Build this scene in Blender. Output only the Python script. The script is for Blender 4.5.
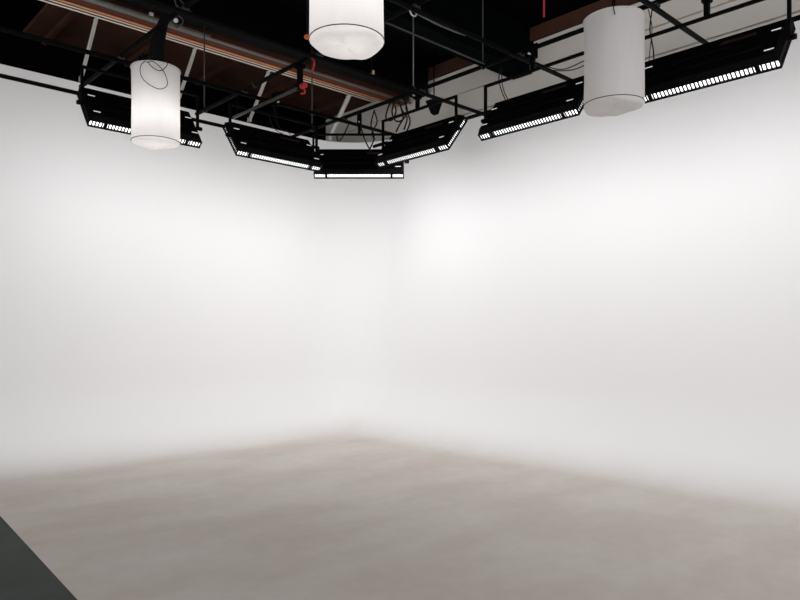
import bpy, bmesh, math, random
from mathutils import Vector, Matrix
random.seed(7)
for o in list(bpy.data.objects): bpy.data.objects.remove(o, do_unlink=True)
S = bpy.context.scene
COL = S.collection
PI = math.pi
# ------------------------------------------------------------------ camera
# room axes: +X runs to the right cyclorama wall, +Y to the left one; the camera stands at (0,0,1.6)
cd = bpy.data.cameras.new('camera'); cam = bpy.data.objects.new('camera', cd); COL.objects.link(cam)
YAW = math.atan2(.684, .729)
cam.location = (0, 0, 1.6); cam.rotation_euler = (PI/2, 0, -YAW)
cd.sensor_width = 36; cd.lens = 680/800*36; cd.shift_y = 32/800; cd.clip_start = .05; cd.clip_end = 100
S.camera = cam
# ------------------------------------------------------------------ world and exposure
w = bpy.data.worlds.new('world'); S.world = w; w.use_nodes = True
w.node_tree.nodes['Background'].inputs[0].default_value = (1.0, .985, .985, 1)
w.node_tree.nodes['Background'].inputs[1].default_value = 1.2
S.view_settings.view_transform = 'Standard'; S.view_settings.look = 'None'
S.view_settings.exposure = 0.33; S.view_settings.gamma = 1.0
S.view_settings.use_curve_mapping = False
BANK_W = 19.0          # watts of one cyclorama bank
LAMP_W = 1.9          # watts of the bulb in a lit space light

# ------------------------------------------------------------------ materials
def mat(name, col, rough=.6, metal=0.0, noise=None, spec=None):
    m = bpy.data.materials.new(name); m.use_nodes = True
    nt = m.node_tree; b = nt.nodes['Principled BSDF']
    b.inputs['Base Color'].default_value = (*col, 1); b.inputs['Roughness'].default_value = rough
    b.inputs['Metallic'].default_value = metal
    if spec is not None: b.inputs['Specular IOR Level'].default_value = spec
    if noise:
        sc, amt = noise
        tc = nt.nodes.new('ShaderNodeTexCoord'); n = nt.nodes.new('ShaderNodeTexNoise')
        n.inputs['Scale'].default_value = sc; n.inputs['Detail'].default_value = 4
        nt.links.new(tc.outputs['Object'], n.inputs['Vector'])
        r = nt.nodes.new('ShaderNodeMix'); r.data_type = 'RGBA'
        r.inputs[6].default_value = (*[c*(1-amt) for c in col], 1)
        r.inputs[7].default_value = (*[min(1, c*(1+amt)) for c in col], 1)
        nt.links.new(n.outputs['Fac'], r.inputs[0]); nt.links.new(r.outputs[2], b.inputs['Base Color'])
    return m
def emis(name, col, s):
    m = bpy.data.materials.new(name); m.use_nodes = True
    b = m.node_tree.nodes['Principled BSDF']
    b.inputs['Base Color'].default_value = (.8, .8, .8, 1)
    b.inputs['Emission Color'].default_value = (*col, 1); b.inputs['Emission Strength'].default_value = s
    return m
M = {}
M['black'] = mat('black_paint', (.0018, .0018, .0019), .6, noise=(6, .3), spec=.06)
M['blackcloth'] = mat('black_cloth', (.006, .006, .006), .95, spec=.05)
M['pipe'] = mat('black_pipe', (.0028, .0028, .0028), .75, noise=(5, .35), spec=.05)
M['rubber'] = mat('black_rubber', (.008, .008, .008), .6, spec=.2)
M['steel'] = mat('grey_steel', (.045, .047, .045), .45, .3, noise=(8, .3))
M['midgrey'] = mat('mid_grey_metal', (.20, .20, .19), .5, .1, noise=(7, .25))
M['galv'] = mat('pale_galvanised', (.66, .65, .63), .5, .1, noise=(9, .2))
M['wood'] = mat('brown_wood', (.070, .023, .011), .8, noise=(1.6, .85))
M['woodbeam'] = mat('red_brown_wood', (.10, .028, .011), .8, noise=(3, .35))
M['orange'] = mat('orange_conduit', (.95, .40, .18), .4)
M['cream'] = mat('cream_conduit', (.95, .85, .75), .4)
M['blackceil'] = mat('black_ceiling', (.0012, .0012, .0012), .9, noise=(2, .4), spec=.03)
M['greenbeam'] = mat('dark_green_beam', (.0012, .0024, .0022), .9, noise=(3, .4), spec=.02)
M['red'] = mat('red_strap', (.45, .02, .02), .6)
M['orangeplastic'] = mat('orange_plastic', (.50, .09, .02), .5)
M['yellow'] = mat('yellow_tag', (.75, .55, .22), .6)
M['label'] = mat('dark_red_label', (.028, .009, .006), .6)
M['diffuser'] = emis('lit_diffuser', (1.0, 1.0, 1.0), 1.7)
M['slot'] = emis('lit_slot', (1.0, 1.0, 1.0), .3)
M['ring'] = mat('dark_wire', (.06, .05, .045), .6)
M['darkconcrete'] = mat('dark_concrete', (.046, .056, .050), .8, noise=(2.2, .45))

def cloth(name, col, trans):
    m = bpy.data.materials.new(name); m.use_nodes = True; nt = m.node_tree
    for n in list(nt.nodes): nt.nodes.remove(n)
    out = nt.nodes.new('ShaderNodeOutputMaterial'); mx = nt.nodes.new('ShaderNodeMixShader')
    d = nt.nodes.new('ShaderNodeBsdfDiffuse'); t = nt.nodes.new('ShaderNodeBsdfTranslucent')
    tc = nt.nodes.new('ShaderNodeTexCoord'); mp = nt.nodes.new('ShaderNodeMapping'); n = nt.nodes.new('ShaderNodeTexNoise')
    mp.inputs['Scale'].default_value = (9, 9, 1.2)
    n.inputs['Scale'].default_value = 1.6; n.inputs['Detail'].default_value = 3
    r = nt.nodes.new('ShaderNodeMix'); r.data_type = 'RGBA'
    r.inputs[6].default_value = (*[c*.92 for c in col], 1); r.inputs[7].default_value = (*col, 1)
    L = nt.links.new
    L(tc.outputs['Object'], mp.inputs['Vector']); L(mp.outputs[0], n.inputs['Vector']); L(n.outputs['Fac'], r.inputs[0])
    L(r.outputs[2], d.inputs[0]); L(r.outputs[2], t.inputs[0])
    mx.inputs[0].default_value = trans
    L(d.outputs[0], mx.inputs[1]); L(t.outputs[0], mx.inputs[2]); L(mx.outputs[0], out.inputs[0])
    return m
M['cloth'] = cloth('white_silk', (.86, .845, .84), .45)

def cyc_material():
    # matt white paint; scuffed grey-brown underfoot, the wear fading out up the cove
    m = bpy.data.materials.new('cyclorama_paint'); m.use_nodes = True; nt = m.node_tree; L = nt.links.new
    b = nt.nodes['Principled BSDF']; b.inputs['Roughness'].default_value = .75; b.inputs['Specular IOR Level'].default_value = .12
    g = nt.nodes.new('ShaderNodeNewGeometry'); sx = nt.nodes.new('ShaderNodeSeparateXYZ'); L(g.outputs['Position'], sx.inputs[0])
    def noise(scale, detail=4, stretch=None):
        n = nt.nodes.new('ShaderNodeTexNoise'); n.inputs['Scale'].default_value = scale; n.inputs['Detail'].default_value = detail
        if stretch:
            mp = nt.nodes.new('ShaderNodeMapping'); mp.inputs['Scale'].default_value = stretch
            mp.inputs['Rotation'].default_value = (0, 0, YAW)
            L(g.outputs['Position'], mp.inputs['Vector']); L(mp.outputs[0], n.inputs['Vector'])
        else: L(g.outputs['Position'], n.inputs['Vector'])
        return n
    def math_(op, a, bb):
        n = nt.nodes.new('ShaderNodeMath'); n.operation = op
        for i, v in enumerate((a, bb)):
            if isinstance(v, (int, float)): n.inputs[i].default_value = v
            else: L(v, n.inputs[i])
        return n.outputs[0]
    def rng(v, a, b_, c, d):
        n = nt.nodes.new('ShaderNodeMapRange'); n.interpolation_type = 'SMOOTHSTEP'
        L(v, n.inputs[0])
        for i, q in enumerate((a, b_, c, d)): n.inputs[i+1].default_value = q
        return n.outputs[0]
    n1 = noise(.8, 5); n2 = noise(.9, 6, (.8, 1.8, 1)); n3 = noise(7, 4)
    dl = math_('SUBTRACT', 9.28, sx.outputs[1]); dr = math_('SUBTRACT', 7.7, sx.outputs[0])
    sm = nt.nodes.new('ShaderNodeMath'); sm.operation = 'SMOOTH_MIN'; L(dl, sm.inputs[0]); L(dr, sm.inputs[1]); sm.inputs[2].default_value = .6
    dd = math_('ADD', sm.outputs[0], math_('MULTIPLY', math_('SUBTRACT', n1.outputs['Fac'], .5), .22))
    wear = math_('MULTIPLY', rng(dd, .12, 1.35, 0, 1), rng(sx.outputs[2], .05, .38, 1, 0))
    f = nt.nodes.new('ShaderNodeMix'); f.data_type = 'RGBA'
    f.inputs[6].default_value = (.585, .53, .475, 1); f.inputs[7].default_value = (.64, .60, .56, 1)
    s = math_('ADD', math_('MULTIPLY', n2.outputs['Fac'], .6), math_('MULTIPLY', n1.outputs['Fac'], .4))
    L(rng(s, .38, .62, 0, 1), f.inputs[0])
    f2 = nt.nodes.new('ShaderNodeMix'); f2.data_type = 'RGBA'; f2.blend_type = 'MULTIPLY'; f2.inputs[0].default_value = 1
    L(f.outputs[2], f2.inputs[6])
    cr = nt.nodes.new('ShaderNodeCombineColor'); q = rng(n3.outputs['Fac'], .3, .7, .97, 1.02)
    for i in range(3): L(q, cr.inputs[i])
    L(cr.outputs[0], f2.inputs[7])
    mx = nt.nodes.new('ShaderNodeMix'); mx.data_type = 'RGBA'
    mx.inputs[6].default_value = (.87, .865, .868, 1)
    L(f2.outputs[2], mx.inputs[7]); L(wear, mx.inputs[0]); L(mx.outputs[2], b.inputs['Base Color'])
    return m
M['cyc'] = cyc_material()

def panel_material():
    m = mat('greige_panel', (.84, .795, .74), .7, noise=(1.5, .08)); nt = m.node_tree; L = nt.links.new
    return m
M['panel'] = panel_material()

# ------------------------------------------------------------------ mesh helpers
def obj(name, bm, m, parent=None, smooth=False):
    me = bpy.data.meshes.new(name); bm.to_mesh(me); bm.free()
    me.materials.append(M[m])
    if smooth:
        for p in me.polygons: p.use_smooth = True
    o = bpy.data.objects.new(name, me); COL.objects.link(o)
    if parent: o.parent = parent
    return o
def empty(name, loc, rz=0):
    o = bpy.data.objects.new(name, None); COL.objects.link(o); o.location = loc; o.rotation_euler = (0, 0, rz)
    o.empty_display_size = .1
    return o
def tag(o, label=None, cat=None, group=None, kind=None):
    for k, v in (('label', label), ('category', cat), ('group', group), ('kind', kind)):
        if v: o[k] = v
    return o
def box(bm, a, b):
    x0, y0, z0 = a; x1, y1, z1 = b
    v = [bm.verts.new(p) for p in ((x0,y0,z0),(x1,y0,z0),(x1,y1,z0),(x0,y1,z0),(x0,y0,z1),(x1,y0,z1),(x1,y1,z1),(x0,y1,z1))]
    for f in ((0,3,2,1),(4,5,6,7),(0,1,5,4),(1,2,6,5),(2,3,7,6),(3,0,4,7)): bm.faces.new([v[i] for i in f])
def hexa(bm, pts):
    v = [bm.verts.new(p) for p in pts]
    for f in ((0,3,2,1),(4,5,6,7),(0,1,5,4),(1,2,6,5),(2,3,7,6),(3,0,4,7)): bm.faces.new([v[i] for i in f])
def tube(bm, pts, r, n=10, r1=None, closed=False):
    pts = [Vector(p) for p in pts]; rings = []
    N = len(pts); up = None
    for i, p in enumerate(pts):
        if closed: d = pts[(i+1) % N]-pts[i-1]
        else: d = pts[min(i+1, N-1)]-pts[max(i-1, 0)]
        d.normalize()
        if up is None:
            up = d.orthogonal().normalized()
        up = (up-d*up.dot(d)).normalized(); side = d.cross(up)
        rr = r if r1 is None else r+(r1-r)*i/(N-1)
        rings.append([bm.verts.new(p+(up*math.cos(2*PI*k/n)+side*math.sin(2*PI*k/n))*rr) for k in range(n)])
    M_ = N if closed else N-1
    for i in range(M_):
        A, B = rings[i], rings[(i+1) % N]
        for k in range(n):
            f = bm.faces.new((A[k], A[(k+1) % n], B[(k+1) % n], B[k])); f.smooth = True
    if not closed:
        bm.faces.new(rings[0][::-1]); bm.faces.new(rings[-1])
def bez(pts, n=10):
    # Catmull-Rom through pts
    P = [Vector(p) for p in pts]; P = [2*P[0]-P[1]]+P+[2*P[-1]-P[-2]]; out = []
    for i in range(1, len(P)-2):
        for k in range(n):
            t = k/n
            out.append(.5*((2*P[i])+(-P[i-1]+P[i+1])*t+(2*P[i-1]-5*P[i]+4*P[i+1]-P[i+2])*t*t+(-P[i-1]+3*P[i]-3*P[i+1]+P[i+2])*t**3))
    out.append(P[-2]); return out
def NB(): return bmesh.new()
def part(name, fn, m, parent, smooth=False):
    bm = NB(); fn(bm); return obj(name, bm, m, parent, smooth)
def copy_tree(o, parent=None):
    c = o.copy(); COL.objects.link(c)
    if parent:
        c.parent = parent
    for ch in [x for x in bpy.data.objects if x.parent == o]: copy_tree(ch, c)
    return c

# ------------------------------------------------------------------ the setting
XW, YW, HC = 7.7, 9.28, 4.835      # cyclorama planes and height
RC, RP = .9, 1.0                  # cove radius, plan radius of the rounded corner
X0, Y0 = 1.61, -1.5                # ends of the painted floor
prof = []                          # (inset from wall, z, normal inwards, normal z)
NC = 28
for i in range(NC+1):
    a = PI/2*i/NC
    prof.append((RC-RC*math.sin(a), RC-RC*math.cos(a), math.sin(a), math.cos(a)))
for i in range(1, 13): prof.append((0, RC+(HC-RC)*i/12, 1, 0))
def sheet(name, stations):
    # stations: list of (wall point xy, inward normal xy)
    bm = NB(); V = []; NR = []
    for (px, py, nx, ny) in stations:
        row = []
        for (ins, z, na, nz) in prof:
            # the rounded corner shrinks its plan radius as the cove comes inward
            row.append(bm.verts.new((px+nx*ins, py+ny*ins, z))); NR.append((nx*na, ny*na, nz))
        # top cap and back skin give the wall its thickness
        for dx, z in ((-.09, HC), (-.09, HC-.6)):
            row.append(bm.verts.new((px+nx*dx, py+ny*dx, z))); NR.append((0, 0, 1))
        V.append(row)
    for i in range(len(V)-1):
        for k in range(len(V[0])-1):
            f = bm.faces.new((V[i][k], V[i+1][k], V[i+1][k+1], V[i][k+1])); f.smooth = k < len(prof)-1
    bm.verts.index_update()
    nf = len(prof)
    me = bpy.data.meshes.new(name); bm.to_mesh(me); bm.free(); me.materials.append(M['cyc'])
    ln = []
    for p in me.polygons:
        for vi in p.vertices:
            ln.append(NR[vi] if p.use_smooth else tuple(p.normal))
    me.normals_split_custom_set(ln)
    o = bpy.data.objects.new(name, me); COL.objects.link(o); o['kind'] = 'structure'
    return o
st = [(X0+(XW-RP-X0)*i/8, YW, 0, -1) for i in range(9)]
sheet('wall_left', st)
st = []
for i in range(25):
    a = PI/2*i/24
    nx, ny = -math.sin(a), -math.cos(a)
    st.append((XW-RP+RP*math.sin(a), YW-RP+RP*math.cos(a), nx, ny))
sheet('wall_corner', st)
st = [(XW, YW-RP-(YW-RP-Y0)*i/10, -1, 0) for i in range(11)]
sheet('wall_right', st)
# painted floor (with the small quarter round where the corner cove lands)
bm = NB()
pts = [(1.05, Y0), (XW-RC, Y0)]
for i in range(13):
    a = PI/2*(12-i)/12
    pts.append((XW-RP+(RP-RC)*math.sin(a), YW-RP+(RP-RC)*math.cos(a)))
pts.append((X0, YW-RC))
top = [bm.verts.new((x, y, 0)) for x, y in pts]; bot = [bm.verts.new((x, y, -.004)) for x, y in pts]
bm.faces.new(top); bm.faces.new(bot[::-1])
for i in range(len(pts)):
    j = (i+1) % len(pts); bm.faces.new((bot[i], bot[j], top[j], top[i]))
fl = obj('floor', bm, 'cyc'); fl['kind'] = 'structure'
bm = NB(); box(bm, (-5.0, -2.5, -.12), (8.2, 10.9, -.005))
o = obj('floor_concrete', bm, 'darkconcrete'); o['kind'] = 'structure'
# building shell
XB, YB, ZC = 8.2, 10.9, 6.05
def struct(name, boxes, m):
    bm = NB()
    for a, b in boxes: box(bm, a, b)
    o = obj(name, bm, m); o['kind'] = 'structure'; return o
struct('wall_front', [((-5, YB, -.1), (XB+.15, YB+.12, ZC))], 'blackceil')
# pale lapped boards of the right building wall
bm = NB(); z = 0.0
edges = [0, 1.5, 3.0, 4.37, 4.73, 5.09, 5.45, 5.85]
for a, b in zip(edges, edges[1:]):
    box(bm, (XB, -2.5, a), (XB+.12, YB, b-.022)); box(bm, (XB+.05, -2.5, b-.022), (XB+.12, YB, b))
o = obj('wall_side', bm, 'panel'); o['kind'] = 'structure'
struct('trim_1', [((XB-.02, -2.5, 5.85), (XB+.12, YB, 6.04))], 'wood')
struct('ceiling', [((-5, -2.5, ZC), (XB+.12, YB+.1, ZC+.1))], 'blackceil')
# brown timber deck beyond the last beam, boards and joists
bm = NB()
for i in range(14):
    y = 8.80+i*.15; box(bm, (2.75, y, 5.90), (XB-.03, y+.144, 5.96))
for i in range(5):
    x = 3.0+i*1.2; box(bm, (x, 8.78, 5.83), (x+.06, YB-.01, 5.90))
o = obj('ceiling_timber', bm, 'wood'); o['kind'] = 'structure'

# roof beams (run along X, end at the right building wall)
def top_beam(label, y0, y1, z0, z1, m, flange=0, x0=-4.5):
    bm = NB(); box(bm, (x0, y0, z0), (XB-.03, y1, z1))
    if flange:
        box(bm, (x0, y0-flange, z0-.02), (XB-.03, y1+flange, z0-.001))
    o = obj('roof_beam', bm, m); tag(o, label, 'beam', 'roof beams'); return o
top_beam('black roof beam in front of the orange conduits, second from the front wall', 8.02, 8.26, 5.60, 6.04, 'black', .03)
top_beam('black-green roof beam crossing above the centre, nearest of the three', 5.94, 6.20, 5.38, 6.04, 'greenbeam', .04)
top_beam('red-brown timber roof beam with orange and cream conduits under it', 8.47, 8.74, 5.56, 5.89, 'woodbeam', 0, -2)

# conduits beneath the brown beam
for (y, z, r, m, lab) in ((8.66, 5.545, .013, 'orange', 'orange conduit under the brown roof beam'),
                          (8.735, 5.545, .010, 'cream', 'cream conduit beside the orange one under the brown beam'),
                          (8.79, 5.535, .010, 'cream', 'outermost cream conduit, nearest the white wall, along the brown beam')):
    o = part('conduit', lambda b: tube(b, [(-2, y, z), (XB-.04, y, z)], r, 8), m, None); tag(o, lab, 'conduit', 'conduits along the brown beam')
o = part('overhead_pipe', lambda b: tube(b, [(-2, 8.43, 5.55), (XB-.04, 8.43, 5.55)], .020, 10), 'midgrey', None)
tag(o, 'dull grey pipe along the near side of the brown roof beam', 'pipe')
o = part('overhead_duct', lambda b: tube(b, [(-2, 8.34, 5.52), (4.35, 8.34, 5.52)], .035, 14), 'midgrey', None)
tag(o, 'thicker grey pipe ending above the left lantern, beside the brown beam', 'pipe')
part('elbow', lambda b: tube(b, bez([(3.55, 8.34, 5.55), (3.57, 8.33, 5.68), (3.60, 8.29, 5.80), (3.62, 8.29, 6.04)], 5), .028, 10), 'galv', o)

# pale knee braces from beam to the top of the left wall
for x, lab in ((3.04, 'pale metal knee brace furthest left above the left wall'), (4.36, 'pale metal knee brace just right of the left lantern'),
               (5.54, 'pale metal knee brace left of the red straps'), (7.08, 'widest pale metal knee brace, next to the corner')):
    bm = NB(); wd = .018 if x < 7 else .032
    a = Vector((x, 8.80, 5.51)); b = Vector((x, 9.33, 4.93)); d = (b-a).normalized(); s = Vector((1, 0, 0)); n = d.cross(s)
    def chan(p, q, w_, off, th):
        pts = []
        for e in (p, q):
            for (i, j) in ((-1, 0), (1, 0), (1, 1), (-1, 1)): pts.append(e+s*w_*i+n*(off+th*j))
        hexa(bm, pts)
    chan(a, b, wd, 0, .006)
    for sg in (-1, 1):
        pts = []
        for e in (a, b):
            for (i, j) in ((0, 0), (1, 0), (1, 1), (0, 1)): pts.append(e+s*(sg*wd-sg*.005*i)+n*(.006+.03*j))
        hexa(bm, pts)
    box(bm, (x-wd, 8.74, 5.50), (x+wd, 8.83, 5.508)); box(bm, (x-wd, 9.30, 4.875), (x+wd, 9.37, 4.94))
    bmesh.ops.recalc_face_normals(bm, faces=bm.faces)
    o = obj('knee_brace', bm, 'galv'); tag(o, lab, 'brace', 'knee braces above the left wall')

# ------------------------------------------------------------------ pipe grid
ZX, ZY = 4.44, 4.488
GX = (2.74, 4.2, 5.72); GY = (2.82, 4.28, 5.72, 7.2)
labsX = {2.82: 'black grid pipe above the right lantern, ending over the right-hand bank',
         4.28: 'black grid pipe running down from top centre to the bank left of the right lantern',
         5.72: 'black grid pipe crossing above the bank just right of the corner',
         7.2: 'long black grid pipe above the two left-hand banks'}
labsY = {2.74: 'black grid pipe above the left lantern and the centre lantern',
         4.2: 'black grid pipe with red straps, crossing between the left and centre lanterns',
         5.72: 'long black grid pipe above the three right-hand banks'}
def clamp_bm(b, x, y, z):
    box(b, (x-.032, y-.032, z-.012), (x+.032, y+.032, z+.012)); tube(b, [(x+.03, y, z), (x+.07, y, z)], .008, 6)
for y in GY:
    o = part('grid_pipe', lambda b: tube(b, [(-2.5, y, ZX), (6.95, y, ZX)], .0235, 12), 'pipe', None)
    tag(o, labsX[y], 'pipe', 'pipes of the overhead grid')
    part('end_cap', lambda b: tube(b, [(6.945, y, ZX), (6.965, y, ZX)], .026, 12), 'black', o)
for x in GX:
    o = part('grid_pipe', lambda b: tube(b, [(x, -1.5, ZY), (x, 8.4, ZY)], .0235, 12), 'pipe', None)
    tag(o, labsY[x], 'pipe', 'pipes of the overhead grid')
    part('end_cap', lambda b: tube(b, [(x, 8.395, ZY), (x, 8.415, ZY)], .026, 12), 'black', o)
    for y in GY: part('pipe_clamp', lambda b: clamp_bm(b, x, y, (ZX+ZY)/2), 'steel', o)
# hanger rods
def rod(x, y, z0, z1, r, m, lab):
    o = part('hanger_rod', lambda b: tube(b, [(x, y, z0), (x, y, z1)], r, 8), m, None); tag(o, lab, 'rod', 'hanger rods of the grid')
    part('hook', lambda b: tube(b, bez([(x, y, z0+.005), (x+.03, y, z0-.02), (x+.035, y, z0-.05), (x, y, z0-.075), (x-.032, y, z0-.05)], 4), .006, 6), 'steel', o)
rod(4.2, 8.2, ZY+.045, 6.04, .009, 'steel', 'thin grey hanger rod just right of the left lantern')
rod(5.72, 7.93, ZY+.045, 6.04, .009, 'steel', 'thin grey hanger rod left of the corner bank')
rod(5.66, 5.80, ZY+.045, 5.36, .007, 'midgrey', 'thin pale hanger rod right of the centre lantern')
rod(5.72, 4.78, ZY+.045, 6.04, .006, 'steel', 'thin hanger rod left of the large bank beside the right lantern')
rod(2.70, 5.72, ZY+.045, 6.04, .008, 'steel', 'thin hanger rod above the left lantern')
# pulley + chain on the near beam
pr = part('pulley', lambda b: tube(b, [(5.66+.055*math.cos(a), 5.80, 5.42+.055*math.sin(a)) for a in [i*PI/10 for i in range(20)]], .010, 8, closed=True), 'galv', None)
tag(pr, 'small pale ring pulley at the top of the hanger rod right of the centre lantern', 'pulley')
part('bracket', lambda b: box(b, (5.63, 5.79, 5.47), (5.69, 5.93, 5.49)), 'steel', pr)
bm = NB()
for i in range(34):
    x = 5.74+i*.027
    c = Vector((x, 5.84, 5.44-.02*math.sin(i*PI/33)))
    v = (0, 1, 0) if i % 2 else (0, 0, 1)
    vv = Vector(v)
    tube(bm, [c+Vector((1, 0, 0))*.018*math.cos(a)+vv*.009*math.sin(a) for a in [k*PI/4 for k in range(8)]], .004, 5, closed=True)
o = obj('chain', bm, 'midgrey'); tag(o, 'fine pale chain sloping away from the ring pulley', 'chain')
o = part('conduit', lambda b: tube(b, [(4.1, 4.72, 4.49), (5.68, 4.72, 4.49)], .009, 8), 'steel', None)
tag(o, 'thin grey conduit from behind the centre lantern to the long grid pipe', 'conduit')

# rail behind the banks
def rail(lab, pts):
    o = part('bank_rail', lambda b: tube(b, pts, .021, 12), 'pipe', None); tag(o, lab, 'rail', 'rails behind the banks')
    return o
rail('black rail in front of the left wall, behind the left banks', [(-1, 7.47, 4.09), (5.5, 7.47, 4.09)])
rail('black rail in front of the right wall, behind the right banks', [(5.99, 6.9, 4.09), (5.99, -1.5, 4.09)])

# ------------------------------------------------------------------ cyclorama banks
CS, SN = .78, .626
def T(x, s, n): return (x, s*SN+n*CS, s*CS-n*SN)
def slab(bm, x0, x1, s0, s1, n0, n1, dx=0, ds=0):
    # box in tilted coordinates; the n0 side is inset by dx, ds
    pts = [T(x0+dx, s0+ds, n0), T(x1-dx, s0+ds, n0), T(x1-dx, s1-ds, n0), T(x0+dx, s1-ds, n0),
           T(x0, s0, n1), T(x1, s0, n1), T(x1, s1, n1), T(x0, s1, n1)]
    hexa(bm, pts)
LX, LS, DN = .60, .25, .072
def make_bank():
    r = empty('cyclorama_light', (0, 0, 3.86))
    def hb(b): slab(b, -LX, LX, -LS, LS, -.045, 0, .03, .03); slab(b, -.46, .46, -.10, .15, -.052, -.045, .006, .006); bmesh.ops.recalc_face_normals(b, faces=b.faces)
    h = part('housing', hb, 'black', r)
    def ribs(b):
        for s in (-.07, .08): slab(b, -.40, .30, s, s+.010, -.056, -.052)
    part('cooling_rib', ribs, 'black', h)
    def hd(b): tube(b, bez([T(-.26, .0, -.05), T(-.25, .0, -.068), T(-.05, .0, -.070), T(.19, .0, -.068), T(.20, .0, -.05)], 5), .010, 8)
    part('handle', hd, 'black', h)
    part('label_strip', lambda b: slab(b, .10, .38, .10, .14, -.0545, -.0521), 'label', h)
    for sx in (-1, 1):
        for (s, L_) in ((.095, .07), (-.165, .07)):
            xx = sx*.525
            sl = part('lit_slot', lambda b: slab(b, xx-L_/2, xx+L_/2, s, s+.010, -.049, -.044), 'slot', h)
    d = part('diffuser', lambda b: slab(b, -LX+.012, LX-.012, -LS+.012, LS-.012, .002, DN-.006), 'diffuser', r)
    def fins(b):
        N = 37
        for i in range(N+1):
            x = -LX+2*LX*i/N; wd = .0045
            if i in (5, 32): wd = .017
            for (s0, s1) in ((-LS, -LS+.0115), (LS-.0115, LS)): slab(b, x-wd, x+wd, s0, s1, 0, DN)
            slab(b, x-wd*.6, x+wd*.6, -LS+.012, LS-.012, DN-.006, DN)
        for j in range(1, 17):
            s = -LS+2*LS*j/17
            for sx in (-1, 1): slab(b, min(sx*LX, sx*(LX-.0115)), max(sx*LX, sx*(LX-.0115)), s-.004, s+.004, 0, DN)
    part('louver', fins, 'black', r)
    def rim(b):
        for (n0, n1) in ((DN, DN+.012), (-.001, .012)):
            slab(b, -LX-.004, LX+.004, -LS-.004, -LS+.012, n0, n1); slab(b, -LX-.004, LX+.004, LS-.012, LS+.004, n0, n1)
            slab(b, -LX-.004, -LX+.012, -LS+.012, LS-.012, n0 if n0 > 0 else 0, n1 if n0 > 0 else .034); slab(b, LX-.012, LX+.004, -LS+.012, LS-.012, n0 if n0 > 0 else 0, n1 if n0 > 0 else .034)
    part('rim', rim, 'black', r)
    def yk(b):
        t = .013; z = .37; X = LX+.025
        box(b, (-X-t, -t, z-t), (X+t, t, z+t))
        for sx in (-1, 1): box(b, (sx*X-t, -t, -.02), (sx*X+t, t, z-t))
    y = part('yoke', yk, 'pipe', r)
    for sx in (-1, 1):
        part('pivot_knob', lambda b: tube(b, [(sx*(LX+.040), 0, 0), (sx*(LX+.075), 0, 0)], .022, 10), 'black', y)
    def cl(b):
        box(b, (-.02, -.02, .385), (.02, .02, .495)); box(b, (-.035, -.035, .495), (.035, .035, .506))
        box(b, (-.03, -.045, .506), (.03, -.026, .655)); box(b, (-.03, .026, .506), (.03, .045, .655)); 
    c = part('hanging_clamp', cl, 'black', r)
    part('clamp_bolt', lambda b: tube(b, [(0, -.075, .525), (0, -.045, .525)], .010, 8), 'galv', c)
    # the lamps behind the louver
    ld = bpy.data.lights.new('bank_lamp', 'AREA'); ld.shape = 'RECTANGLE'; ld.size = 1.12; ld.size_y = .48; ld.energy = BANK_W; ld.spread = math.radians(175)
    ld.color = (1, .995, 1)
    lo = bpy.data.objects.new('bank_lamp', ld); COL.objects.link(lo); lo.parent = r
    lo.location = T(0, 0, DN+.014)
    return r, lo
def aim(lo, deg):   # each bank's tubes are aimed a little differently
    a_ = math.radians(deg); zdir = -Vector((0, math.cos(a_), -math.sin(a_))); xdir = Vector((1, 0, 0)); ydir = zdir.cross(xdir)
    lo.rotation_euler = Matrix((xdir, ydir, zdir)).transposed().to_euler()
bank, bank_lamp = make_bank()
banks = [((2.98, 7.2), 0, 'black cyclorama light bank hanging behind the left lantern'),
         ((4.64, 7.2), 0, 'black cyclorama light bank between the left lantern and the corner'),
         ((5.915, 7.11), -YAW, 'black cyclorama light bank facing into the corner, lowest in the row'),
         ((5.76, 5.83), -PI/2, 'black cyclorama light bank just right of the corner one'),
         ((5.76, 4.15), -PI/2, 'black cyclorama light bank ending at the left side of the right lantern'),
         ((5.76, 2.39), -PI/2, 'black cyclorama light bank to the right of the right lantern')]
for i, ((x, y), rz, lab) in enumerate(banks):
    o = bank if i == 0 else copy_tree(bank)
    aim([c for c in o.children if c.type == 'LIGHT'][0], (54, 54, 51, 57, 57, 58)[i])
    z = 3.86 if i == 5 else 3.91
    o.location = (x, y, z); o.rotation_euler = (0, 0, rz)
    tag(o, lab, 'studio light', 'cyclorama light banks hung round the walls')

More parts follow.
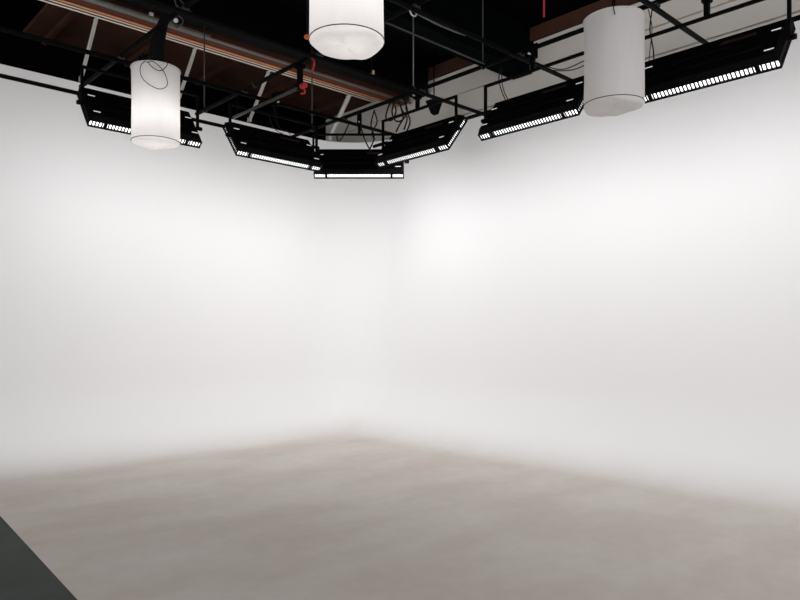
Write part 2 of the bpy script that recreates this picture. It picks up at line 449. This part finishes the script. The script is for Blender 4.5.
# ------------------------------------------------------------------ space lights (white cloth lanterns)
R_, ZB, ZT = .240, 3.47, 4.17
def make_lantern(seed, x, y, lab, lit):
    rnd = random.Random(seed)
    r = empty('lantern', (x, y, ZB-(.05 if seed == 1 else 0)))
    h = ZT-ZB; R_ = .222 if seed == 1 else .240
    ph = [rnd.uniform(0, 6.28) for _ in range(6)]
    def shade(b):
        n, m = 64, 14; rows = []
        for j in range(m+1):
            z = h*j/m; row = []
            for k in range(n):
                a = 2*PI*k/n
                rr = R_*(1+.006*math.sin(3*a+ph[0]+z*3)+.004*math.sin(7*a+ph[1]-z*5)-.012*math.sin(PI*j/m))
                row.append(b.verts.new((rr*math.cos(a), rr*math.sin(a), z)))
            rows.append(row)
        for j in range(m):
            for k in range(n):
                b.faces.new((rows[j][k], rows[j][(k+1) % n], rows[j+1][(k+1) % n], rows[j+1][k]))
    s = part('shade', shade, 'cloth', r, True)
    def seam(z, rr):
        return lambda b: tube(b, [(rr*math.cos(a), rr*math.sin(a), z) for a in [2*PI*k/48 for k in range(48)]], .0035, 6, closed=True)
    part('bottom_ring', seam(.0, R_+.001), 'ring', s)
    part('top_hem', lambda b: tube(b, [((R_+.001)*math.cos(a), (R_+.001)*math.sin(a), h-.008) for a in [2*PI*k/48 for k in range(48)]], .008, 6, closed=True), 'cloth', s, True)
    def bottom(b):
        n = 64; rows = []
        for j, (f, dz) in enumerate(((.995, -.004), (.985, -.014), (.955, -.024), (.88, -.030), (.70, -.031), (.45, -.031), (.2, -.030))):
            row = []
            for k in range(n):
                a = 2*PI*k/n
                wv = 1+.35*math.sin(2*a+ph[2])+.18*math.sin(5*a+ph[3])+.08*math.sin(9*a+ph[4])
                row.append(b.verts.new((R_*f*math.cos(a), R_*f*math.sin(a), dz*(wv if j else 1)*(.6 if seed == 1 else 1))))
            rows.append(row)
        c = b.verts.new((0, 0, -.018 if seed == 1 else -.03))
        for j in range(len(rows)-1):
            for k in range(n): b.faces.new((rows[j][(k+1) % n], rows[j][k], rows[j+1][k], rows[j+1][(k+1) % n]))
        for k in range(n): b.faces.new((rows[-1][(k+1) % n], rows[-1][k], c))
    part('bottom_cloth', bottom, 'cloth', r, True)
    # black head with socket, spider arms and clamp to the grid
    def head(b):
        tube(b, [(0, 0, h-.14), (0, 0, h-.02)], .05, 16); tube(b, [(0, 0, h-.02), (0, 0, h+.06)], .07, 16, r1=.035)
        for k in range(3):
            a = 2*PI*k/3+.5; tube(b, [(.04*math.cos(a), .04*math.sin(a), h-.01), ((R_-.004)*math.cos(a), (R_-.004)*math.sin(a), h-.01)], .006, 6)
    hd = part('lamp_head', head, 'black', r)
    part('stem', lambda b: tube(b, [(0, 0, h+.05), (0, 0, 4.44-ZB-.02 if lit == 9 else ZSTEM-ZB)], .014, 8), 'black', hd)
    return r, hd, s
def lamp_bulb(hd, h, watts):
    o = part('bulb', lambda b: bmesh.ops.create_uvsphere(b, u_segments=16, v_segments=10, radius=.055, matrix=Matrix.Translation((0, 0, h*.5))), 'diffuser', hd, True)
    ld = bpy.data.lights.new('bulb_lamp', 'POINT'); ld.energy = watts; ld.shadow_soft_size = .07; ld.color = (1, .97, .95)
    lo = bpy.data.objects.new('bulb_lamp', ld); COL.objects.link(lo); lo.parent = hd; lo.location = (0, 0, h*.5-.13)
h = ZT-ZB
ZSTEM = ZY-.03
lan1, hd1, sh1 = make_lantern(1, 2.755, 6.36, '', 1)
tag(lan1, 'lit white cloth cylinder lantern at the left, in front of a light bank', 'lantern', 'white cylinder lanterns hung from the grid')
lan2, hd2, sh2 = make_lantern(2, 2.74, 3.42, '', 1)
tag(lan2, 'lit white cloth cylinder lantern at top centre, the nearest one, cut by the top edge', 'lantern', 'white cylinder lanterns hung from the grid')
ZSTEM = ZX-.03
lan3, hd3, sh3 = make_lantern(5, 5.112, 2.877, '', 0)
tag(lan3, 'unlit greyish white cloth cylinder lantern at the right', 'lantern', 'white cylinder lanterns hung from the grid')
lamp_bulb(hd1, h, LAMP_W); lamp_bulb(hd2, h, LAMP_W)

# camera-facing direction at a lantern, to hang its loops on the visible side
def side(x, y): v = Vector((-x, -y, 0)).normalized(); return v, Vector((-v.y, v.x, 0))
v, s = side(2.74, 6.37)
def P(a, b_, z): # around lantern 1 : a to the right in view, b_ toward the viewer
    q = -s*(-a)+v*b_; return (q.x, q.y, z)
part('cable_loop', lambda b: tube(b, bez([P(-.02, .20, h+.05), P(-.13, .215, h-.06), P(-.11, .23, h-.19), P(.02, .255, h-.27), P(.10, .245, h-.22), P(.07, .24, h-.10), P(-.02, .24, h-.02), P(-.08, .23, h-.03)], 8), .0035, 6), 'rubber', lan1)
part('cable_loop', lambda b: tube(b, bez([P(-.08, .18, h+.04), P(-.05, .23, h-.05), P(.03, .25, h-.10), P(.09, .24, h-.05), P(.11, .20, h+.02)], 8), .0035, 6), 'rubber', lan1)
part('cable_sleeve', lambda b: tube(b, bez([P(.0, .0, h+.0), P(.01, .02, h+.18), P(.04, .03, h+.34), P(.09, .03, h+.52)], 5), .085, 12, r1=.04), 'blackcloth', lan1)
v3, s3 = side(5.13, 2.86)
part('draw_cord', lambda b: tube(b, bez([tuple(v3*.235+Vector((0, 0, h+.03))), tuple(v3*.252+Vector((0, 0, h-.02))), tuple(v3*.252+s3*.01+Vector((0, 0, h-.07)))], 4), .004, 6), 'rubber', lan3)

# ------------------------------------------------------------------ rigging odds and ends
def from_px(px, py, t):   # a point seen at (px,py) at depth t, as room coordinates (used only to lay out real objects)
    x = (px-400)/680*t; z = 1.6+(332-py)/680*t
    return Vector((.729*x+.684*t, -.684*x+.729*t, z))
def cable(name, pts, r, m, lab, cat, group=None):
    o = part(name, lambda b: tube(b, bez(pts, 8), r, 7), m, None, True); tag(o, lab, cat, group); return o
G = 'black power cables hanging from the grid'
cable('power_cable', [from_px(500, 68, 7.3), from_px(499, 80, 7.3), from_px(502, 92, 7.3), from_px(507, 103, 7.35)], .006, 'rubber', 'black cable drooping onto the bank left of the right lantern, left of its pair', 'cable', G)
cable('power_cable', [from_px(502, 67, 7.25), from_px(502, 82, 7.25), from_px(505, 94, 7.25), from_px(510, 102, 7.3)], .005, 'rubber', 'black cable drooping onto the bank left of the right lantern, right of its pair', 'cable', G)
cable('power_cable', [from_px(533, 61, 6.95), from_px(548, 67, 6.8), from_px(565, 69, 6.7), from_px(590, 58, 6.5)], .005, 'rubber', 'upper black cable swagged towards the right lantern', 'cable', G)
cable('power_cable', [from_px(535, 64, 6.9), from_px(550, 70, 6.75), from_px(572, 70, 6.6), from_px(592, 62, 6.45)], .005, 'rubber', 'lower black cable swagged towards the right lantern', 'cable', G)
cable('power_cable', [from_px(652, 10, 6.1), from_px(650, 30, 6.1), from_px(653, 48, 6.1), from_px(654, 60, 6.1)], .006, 'rubber', 'black cable hanging beside the right lantern, its right edge', 'cable', G)
cable('power_cable', [from_px(648, 8, 6.15), from_px(652, 28, 6.15), from_px(650, 50, 6.15), from_px(649, 62, 6.15)], .004, 'rubber', 'thin black cable crossing the one beside the right lantern', 'cable', G)
cable('power_cable', [from_px(269, 115, 8.6), from_px(272, 125, 8.6), from_px(277, 131, 8.6), from_px(283, 134, 8.6)], .005, 'rubber', 'black cable onto the bank left of the corner, first of two', 'cable', G)
cable('power_cable', [from_px(274, 114, 8.6), from_px(279, 127, 8.6), from_px(287, 131, 8.6), from_px(292, 137, 8.6)], .005, 'rubber', 'black cable onto the bank left of the corner, second of two', 'cable', G)
pk = [((395, 101), (392, 112), (396, 121), (403, 119), (401, 108), (399, 101)),
      ((398, 99), (402, 110), (407, 118), (404, 130)),
      ((404, 98), (407, 112), (400, 124), (396, 132)),
      ((392, 101), (396, 110), (392, 120), (386, 118), (388, 108), (391, 102)),
      ((408, 96), (406, 108), (410, 121), (407, 131))]
for i, q in enumerate(pk):
    cable('power_cable', [from_px(a, b, 8.35+.05*i) for a, b in q], .010, 'rubber',
          ['looped black cable, leftmost of the tangle right of the corner', 'black cable in the tangle above the corner, reaching right', 'black cable in the tangle above the corner, reaching left',
           'small black loop at the left of the tangle above the corner', 'black cable at the right of the tangle above the corner'][i], 'cable', G)
pk = [((358, 118), (361, 128), (365, 140), (371, 152)), ((374, 111), (371, 125), (374, 138), (369, 151)), ((350, 121), (347, 128), (342, 138), (338, 141), (337, 136)),
      ((374, 110), (377, 122), (372, 133), (375, 140))]
for i, q in enumerate(pk):
    cable('power_cable', [from_px(a, b, 9.3+.05*i) for a, b in q], .010, 'rubber',
          ['black cable dropping onto the corner bank, left of two', 'black cable dropping onto the corner bank, right of two', 'thin black cable curling above the left end of the corner bank',
           'short black cable hanging above the corner bank'][i], 'cable', G)
# red straps and clamps on the middle pipe
def onpipe(x, y, r, ln, m, name, lab, cat, drop=0):
    c = Vector((x, y, ZY))
    o = empty(name, tuple(c)); tag(o, lab, cat)
    part('band', lambda b: tube(b, [(0, -ln/2, 0), (0, ln/2, 0)], r, 12), m, o)
    if drop: part('tail', lambda b: tube(b, bez([(0, 0, -r), (.02, .01, -drop*.5), (.01, .03, -drop)], 4), .012, 6), m, o)
    return o
bp = empty('boom_pipe', (4.2, 6.04, 4.22)); tag(bp, 'short grey pipe slung below the grid pipe, with a red strap at its near end', 'pipe')
part('tube', lambda b: tube(b, [(0, 0, 0), (0, 1.40, 0)], .019, 10), 'steel', bp)
part('drop_hanger', lambda b: (box(b, (-.02, -.03, -.03), (.02, .03, .235)), box(b, (-.04, -.045, .20), (.04, .045, .235))), 'black', bp)
part('red_strap', lambda b: (tube(b, [(0, -.03, 0), (0, -.10, 0)], .030, 10), tube(b, bez([(0, -.06, -.02), (.03, -.05, -.06), (.01, -.02, -.07), (.03, .03, -.045)], 4), .010, 6)), 'red', bp)
part('rear_hanger', lambda b: box(b, (-.008, 1.30, .0), (.008, 1.32, .25)), 'black', bp)
onpipe(4.2, 5.80, .030, .05, 'red', 'red_strap', 'small bright red strap hanging from the pipe just left below the centre lantern', 'strap', .15)
onpipe(4.2, 6.95, .030, .03, 'label', 'tape_band', 'narrow brown tape band on the pipe with the red straps', 'tape')
# small things
p = from_px(307, 37, 5.2); o = empty('safety_knob', tuple(p)); tag(o, 'small orange plastic knob at the left edge of the centre lantern', 'knob')
part('knob_head', lambda b: bmesh.ops.create_uvsphere(b, u_segments=14, v_segments=8, radius=.024, matrix=Matrix.Diagonal((1, 1, .8, 1))), 'orangeplastic', o, True)
part('cord', lambda b: tube(b, [(0, 0, .015), (0, 0, 6.04-p.z)], .003, 6), 'rubber', o)
p = from_px(372, 75, 7.6); o = empty('paper_tag', tuple(p)); tag(o, 'small yellow tag above the corner, right below the centre lantern', 'tag')
part('tag_card', lambda b: (box(b, (-.02, -.004, -.02), (.03, .004, .012)), box(b, (.005, -.004, .016), (.035, .004, .055))), 'yellow', o)
part('cord', lambda b: tube(b, [(0, .006, -.02), (0, .006, 6.04-p.z)], .003, 6), 'rubber', o)
p = from_px(544, 17, 6.9)
o = part('pull_rope', lambda b: tube(b, [tuple(p), (p.x, p.y, 6.04)], .010, 8), 'red', None); tag(o, 'dark red cord hanging near the top left of the right lantern', 'cord')
# grey reel-like spotlight above the left lantern
p = from_px(177, 22, 6.9); o = empty('work_light', tuple(p)); tag(o, 'small round grey work light clamped above the left lantern', 'lamp')
vv = Vector((-p.x, -p.y, 0)).normalized(); ss = Vector((-vv.y, vv.x, 0))
part('bezel', lambda b: tube(b, [tuple(ss*.058*math.cos(a)+Vector((0, 0, .05*math.sin(a)))+vv*.03) for a in [2*PI*k/20 for k in range(20)]], .009, 8, closed=True), 'steel', o, True)
part('body', lambda b: tube(b, [tuple(-vv*.06), tuple(vv*.025)], .035, 14, r1=.055), 'black', o)
part('lens', lambda b: tube(b, [tuple(vv*.026-ss*.012), tuple(vv*.032-ss*.012)], .024, 14), 'galv', o)
part('bracket', lambda b: tube(b, [(0, 0, .045), (0, 0, .14), (-.05, 0, .30), (-.05, 0, 6.04-p.z)], .008, 8), 'steel', o)
# black wedge-shaped fixture at the wall end of the middle beam
p = from_px(434, 104, 10.6); o = empty('hanging_speaker', tuple(p)); tag(o, 'black wedge hung at the right wall above the bank right of the corner', 'speaker')
def wedge(b):
    hexa(b, [(-.02, -.05, -.14), (.05, -.05, -.16), (.05, .05, -.16), (-.02, .05, -.14), (-.11, -.08, .04), (.11, -.08, .04), (.11, .08, .04), (-.11, .08, .04)])
part('cabinet', wedge, 'black', o)
part('bracket', lambda b: tube(b, [(0, 0, .035), (0, 0, 6.04-p.z)], .01, 8), 'black', o)
